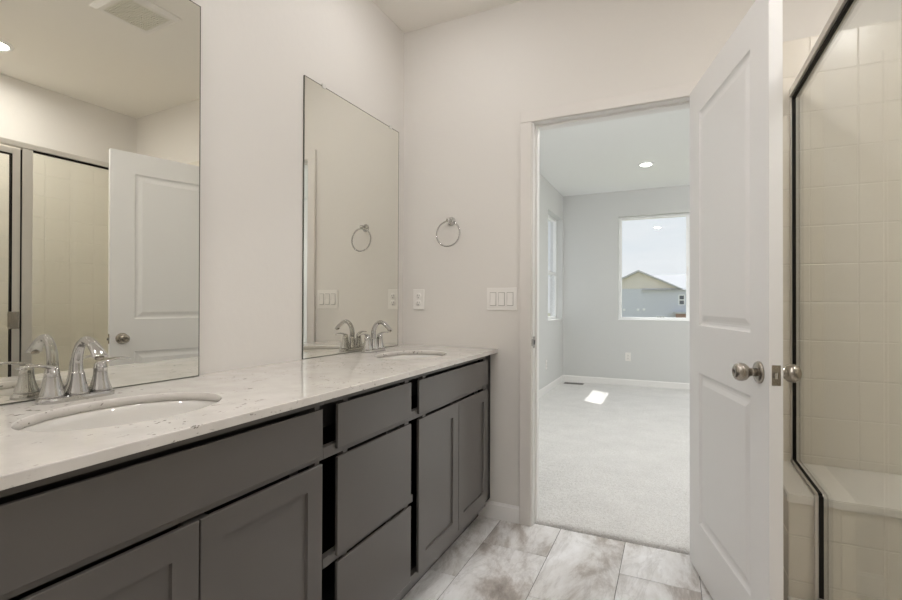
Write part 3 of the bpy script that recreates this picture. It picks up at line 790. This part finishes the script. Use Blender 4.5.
# ------------------------------------------------------------------ outlets and switches
def outlet(label, loc, rz, name='wall_outlet'):
    t = thing(name, label, 'outlet', loc, rz, 'wall outlets')
    b = NB(); box(b, -0.035, -0.006, -0.057, 0.035, -0.0002, 0.057, 0.0025); obj('cover_plate', b, M_PLASTIC, t)
    for s in (-1, 1):
        b = NB(); lathe(b, [(0, 0), (0.0172, 0), (0.0172, 0.002), (0.0165, 0.0026), (0, 0.0026)], 24, Matrix.Translation((0, -0.0062, s * 0.0195)) @ Matrix.Rotation(PI / 2, 4, 'X')); rc = obj('receptacle', b, M_PLASTIC, t)
        b = NB()
        for dx, w, h in ((-0.0063, 0.0013, 0.0048), (0.0063, 0.0013, 0.0040)):
            box(b, dx - w, -0.0094, s * 0.0195 + 0.003 - h, dx + w, -0.0087, s * 0.0195 + 0.003 + h)
        lathe(b, [(0, 0), (0.0026, 0), (0.0026, 0.0007), (0, 0.0007)], 12, Matrix.Translation((0, -0.0087, s * 0.0195 - 0.0085)) @ Matrix.Rotation(PI / 2, 4, 'X'))
        obj('slots', b, M_DARK, rc)
    b = NB(); lathe(b, [(0, 0), (0.003, 0), (0.0025, 0.0012), (0, 0.0015)], 12, Matrix.Translation((0, -0.006, 0)) @ Matrix.Rotation(PI / 2, 4, 'X')); obj('screw', b, M_PLASTIC, t)
    return t
outlet('white duplex outlet on the end wall beside the narrow mirror', (0.103, D, 1.132), 0)
outlet('white duplex outlet low on the bedroom far wall below the window', (0.851, YF, 0.40), 0)
outlet('white duplex outlet low on the bedroom left wall', (XL, 5.80, 0.36), PI / 2)

t = thing('light_switch', 'white three gang rocker switch on the end wall beside the door casing', 'light switch', (0.591, D, 1.134))
b = NB(); box(b, -0.082, -0.006, -0.058, 0.082, -0.0002, 0.058, 0.0025); obj('cover_plate', b, M_PLASTIC, t)
for i in (-1, 0, 1):
    b = NB(); box(b, i * 0.046 - 0.0172, -0.0074, -0.0345, i * 0.046 + 0.0172, -0.0061, 0.0345, 0.0004); fr = obj('rocker_gap_shade', b, M_SWSHADE, t)  # dark backing paints the gap shade outlining each rocker
    b = NB()
    prof = [(-0.0072, -0.032), (-0.0125, -0.032), (-0.0085, 0.0), (-0.0100, 0.032), (-0.0072, 0.032)]
    loft(b, [[(xx, y, z) for y, z in prof] for xx in (i * 0.046 - 0.0148, i * 0.046 + 0.0148)], True, False)
    obj('rocker', b, M_PLASTIC, fr)

# ------------------------------------------------------------------ bathroom door (hinged open)
PX, PY, PHI = 1.5005, D - 0.0225, math.radians(14.0)
LD = 0.738
# local frame: x along the leaf from the hinge, y from the shower-side face (0.012) to the vanity-side face (0.047)
dirv = Vector((math.sin(PHI), -math.cos(PHI), 0))
door = thing('door', 'white two panel door standing open beside the glass shower', 'door', (PX, PY, 0), math.atan2(dirv.y, dirv.x))
# local +y should point to the vanity side (-x world): rotate(-76deg) maps local y to (cos, sin) -> towards +x, so faces use negative y
YN, YFc = -0.012, -0.047
def door_leaf():
    b = NB(); x0, x1, z0, z1 = 0.006, LD, 0.016, 2.018
    pans = [(0.130, LD - 0.122, 0.222, 0.832), (0.130, LD - 0.122, 1.024, 1.893)]
    for yf, sg in ((YN, 1), (YFc, -1)):
        xs = [x0, pans[0][0], pans[0][1], x1]; zs = [z0, pans[0][2], pans[0][3], pans[1][2], pans[1][3], z1]
        for i in range(3):
            for k in range(5):
                if i == 1 and k in (1, 3): continue
                quad(b, [(xs[i], yf, zs[k]), (xs[i + 1], yf, zs[k]), (xs[i + 1], yf, zs[k + 1]), (xs[i], yf, zs[k + 1])])
        for (a, c, za, zb) in pans:
            prev = None
            for ins, dep in ((0, 0), (0.004, 0.0055), (0.010, 0.009), (0.018, 0.0095), (0.026, 0.008), (0.042, 0.002)):
                y = yf - sg * dep
                r = [(a + ins, y, za + ins), (c - ins, y, za + ins), (c - ins, y, zb - ins), (a + ins, y, zb - ins)]
                if prev:
                    for q in range(4): quad(b, [prev[q], prev[(q + 1) % 4], r[(q + 1) % 4], r[q]])
                prev = r
            quad(b, prev)
    for xx in (x0, x1): quad(b, [(xx, YN, z0), (xx, YFc, z0), (xx, YFc, z1), (xx, YN, z1)])
    for zz in (z0, z1): quad(b, [(x0, YN, zz), (x1, YN, zz), (x1, YFc, zz), (x0, YFc, zz)])
    bmesh.ops.remove_doubles(b, verts=b.verts[:], dist=1e-5)
    return obj('leaf', b, M_DOOR, door)
door_leaf()
KZ = 0.912; KX = LD - 0.060
for yf, sg in ((YN, 1), (YFc, -1)):
    # axis along local +-y
    rot = Matrix.Rotation(-PI / 2 * sg, 4, 'X')
    Mk = Matrix.Translation((KX, yf, KZ)) @ rot
    b = NB(); lathe(b, [(0, 0.0002), (0.0325, 0.0002), (0.0325, 0.004), (0.029, 0.008), (0.016, 0.010), (0, 0.010)], 36, Mk); ro = obj('rose', b, M_NICKEL, door)
    b = NB(); lathe(b, [(0.0125, 0.0085), (0.0118, 0.020), (0.0125, 0.028), (0.0185, 0.032), (0.0245, 0.039), (0.0268, 0.048), (0.0262, 0.056), (0.0225, 0.064), (0.016, 0.068), (0.010, 0.0685), (0.0085, 0.0665), (0, 0.0665)], 36, Mk)
    kn = obj('knob', b, M_NICKEL, door)
    b = NB(); box(b, -0.001, -0.005, 0.066, 0.001, 0.005, 0.0671)
    for v in b.verts: v.co = Mk @ v.co
    obj('key_slot', b, M_DARK, kn)
b = NB(); box(b, LD - 0.0006, YN - 0.006 - 0.0225, KZ - 0.0285, LD + 0.0012, YN - 0.006, KZ + 0.0285, 0.0005); lp = obj('latch_plate', b, M_NICKEL, door)
b = NB()
r = [[(LD + 0.001, y, z) for y, z in ((-0.0235, KZ - .008), (-0.0365, KZ - .008), (-0.0365, KZ + .008), (-0.0235, KZ + .008))],
     [(LD + 0.011, y, z) for y, z in ((-0.0330, KZ - .008), (-0.0365, KZ - .008), (-0.0365, KZ + .008), (-0.0330, KZ + .008))]]
loft(b, r, True, False); obj('latch_bolt', b, M_CHROME, lp)
for hz in (1.815, 1.066, 0.24):
    b = NB(); lathe(b, [(0, hz - 0.045), (0.0062, hz - 0.0445), (0.0062, hz + 0.0445), (0.0045, hz + 0.047), (0, hz + 0.048)], 16)
    box(b, 0.0, -0.036, hz - 0.0435, 0.0055, -0.002, hz + 0.0435)
    # leaf fixed on the jamb: expressed in door space
    o = obj('hinge', b, M_NICKEL, door)

# ------------------------------------------------------------------ ceiling fittings
def downlight(label, loc, lens, r=0.072, drop=0.012, name='recessed_light', dome=0.0):
    t = thing(name, label, 'ceiling light', loc, 0, 'recessed ceiling lights')
    b = NB(); lathe(b, [(r * 0.80, -0.004), (r * 0.84, -drop), (r * 1.02, -drop), (r * 1.16, -0.004), (r * 1.18, -0.0003), (r * 0.80, -0.0003)], 40)
    # open ring: last ring joins the first
    obj('trim_ring', b, M_VINYL, t)
    b = NB(); lathe(b, [(0, -0.0075 - dome)] + [(r * 0.8 * math.sin(a), -0.0075 - dome * math.cos(a)) for a in (0.3, 0.6, 0.9, 1.2, 1.45)] + [(r * 0.80, -0.0045), (r * 0.80, -0.0042), (0, -0.0042)], 40)
    obj('lens', b, lens, t)
    return t
downlight('recessed light in the ceiling over the shower, seen in the large mirror', (2.283, 1.285, HB), M_LS)
downlight('recessed light in the bathroom ceiling over the near sink', (0.46, 0.50, HB), M_LN, dome=0.016)
downlight('recessed light in the bathroom ceiling over the far sink', (0.46, 1.74, HB), M_LB, dome=0.016)
downlight('added fill light in the bathroom ceiling behind the viewer', (0.66, -0.75, HB), M_LF, dome=0.035)  # unseen, added as frontal fill
downlight('added fill light in the bathroom ceiling over the open floor', (1.22, 0.70, HB), M_LM, dome=0.035)  # unseen, added to brighten the floor, door and drawer fronts
downlight('round flush light on the bedroom ceiling seen through the doorway', (1.13, 5.58, HR), M_LV, dome=0.016)
downlight('added fill light in the bedroom ceiling just past the doorway', (1.13, 3.62, HR), M_LR, dome=0.028)  # this and the next two: unseen, added to fill the bedroom
downlight('added fill light in the bedroom ceiling over the right side', (2.70, 3.62, HR), M_LR, dome=0.028)
downlight('added fill light in the bedroom ceiling near the right window half', (2.70, 5.58, HR), M_LR, dome=0.028)

t = thing('exhaust_fan', 'square exhaust fan on the bathroom ceiling, seen in the large mirror', 'exhaust fan', (1.237, 1.502, HB))
b = NB()
def sq(hx, hy, z): return [(-hx, -hy, z), (hx, -hy, z), (hx, hy, z), (-hx, hy, z)]
loft(b, [sq(0.150, 0.150, -0.0005), sq(0.150, 0.150, -0.006), sq(0.128, 0.128, -0.018), sq(0.108, 0.108, -0.018), sq(0.108, 0.108, -0.0005)], False, False, 0, True)
obj('cover', b, M_PLASTIC, t)
b = NB(); box(b, -0.108, -0.108, -0.005, 0.108, 0.108, -0.001)
for i in range(18):
    y = -0.106 + i * 0.012
    box(b, -0.108, y, -0.0175, 0.108, y + 0.0075, -0.010)
for i in range(10):
    x = -0.104 + i * 0.0226
    box(b, x, -0.108, -0.0165, x + 0.004, 0.108, -0.009)
obj('grille', b, M_FANGR, t)

t = thing('floor_register', 'brown metal floor register in the carpet at the bedroom corner', 'floor vent', (0.17, 6.60, 0.0195))
b = NB(); box(b, -0.13, -0.055, 0.0, 0.13, 0.055, 0.005, 0.002); obj('frame', b, M_REG, t)
b = NB()
for i in range(18): box(b, -0.116 + i * 0.013, -0.042, 0.0049, -0.110 + i * 0.013, 0.042, 0.0056)
obj('slots', b, M_DARK, t)

# ------------------------------------------------------------------ outside
b = NB(); box(b, -120, 7.5, -3.3, 160, 220, -3.2); struct(obj('ground', b, M_GRASS), 'dry ground outside the bedroom window', 'ground')
YH = 55.0
hs = thing('house', 'grey sided neighbouring house with beige gable outside the window', 'house', (2.0, YH, -3.2))
def hp(name, bm, m, par=None):
    o = obj(name, bm, m, par or hs)
    if par is None: o.location = -hs.location
    return o
ze, ax, za_ = 2.80, -1.88, 4.60
b = NB(); box(b, -7.0, YH, -3.2, 13.0, YH + 10, ze)
for i in range(36): box(b, -7.0, YH - 0.03, -3.15 + i * 0.165, 13.0, YH, -3.15 + i * 0.165 + 0.13)
hp('siding_wall', b, M_SLATE)
b = NB(); loft(b, [[(ax - 3.83, y, ze), (ax, y, za_), (ax + 3.83, y, ze)] for y in (YH - 0.05, YH + 1.0)], True, False)
for i in range(30):
    x = -5.6 + i * 0.26
    h = ze + (za_ - ze) * (1 - abs(x - ax) / 3.83)
    if h > ze + 0.1: box(b, x, YH - 0.09, ze, x + 0.06, YH - 0.05, h)
hp('gable', b, M_BEIGE)
b = NB()
for s, xe_, ze_ in ((1, ax + 4.25, ze - 0.20), (-1, ax - 4.25, ze - 0.20)):
    loft(b, [[(ax, y, za_ + 0.02), (xe_, y, ze_), (xe_, y, ze_ + 0.16), (ax, y, za_ + 0.20)] for y in (YH - 0.5, YH + 10)], True, False)
loft(b, [[(x, YH - 0.4, 2.62), (x, YH + 5, 4.55), (x, YH + 10.4, 2.62)] for x in (ax + 0.3, 13.5)], True, False)
hp('roof', b, M_ROOF)
def hwin(x0, z0, x1, z1, bars):
    b = NB(); t = 0.1
    box(b, x0, YH - 0.12, z0, x0 + t, YH - 0.02, z1); box(b, x1 - t, YH - 0.12, z0, x1, YH - 0.02, z1); box(b, x0 + t, YH - 0.12, z0, x1 - t, YH - 0.02, z0 + t); box(b, x0 + t, YH - 0.12, z1 - t, x1 - t, YH - 0.02, z1)
    for k in range(1, bars[0]): box(b, x0 + (x1 - x0) * k / bars[0] - 0.04, YH - 0.11, z0 + t, x0 + (x1 - x0) * k / bars[0] + 0.04, YH - 0.03, z1 - t)
    for k in range(1, bars[1]): box(b, x0 + t, YH - 0.11, z0 + (z1 - z0) * k / bars[1] - 0.05, x1 - t, YH - 0.03, z0 + (z1 - z0) * k / bars[1] + 0.05)
    f = hp('window', b, M_VINYL)
    b = NB(); box(b, x0 + t, YH - 0.06, z0 + t, x1 - t, YH - 0.05, z1 - t); o = obj('pane', b, M_XGLASS, f)
hwin(2.00, 1.02, 2.62, 2.13, (1, 2)); hwin(-0.15, -0.62, 0.75, -0.10, (3, 1)); hwin(4.2, 1.02, 4.82, 2.13, (1, 2))
b = NB(); box(b, 1.45, YH - 1.2, 0.15, 4.6, YH - 0.1, 0.32); hp('porch_roof', b, M_ROOF)
b = NB(); box(b, 1.75, YH - 0.5, -3.2, 4.4, YH - 0.03, 0.15); hp('brick_front', b, M_BRICK)
for x, z in ((-3.35, 0.50), (-1.95, 0.52), (-1.35, 0.55)):
    b = NB(); box(b, x - 0.12, YH - 0.10, z - 0.12, x + 0.12, YH - 0.03, z + 0.12, 0.02); hp('vent_cap', b, M_VINYL)
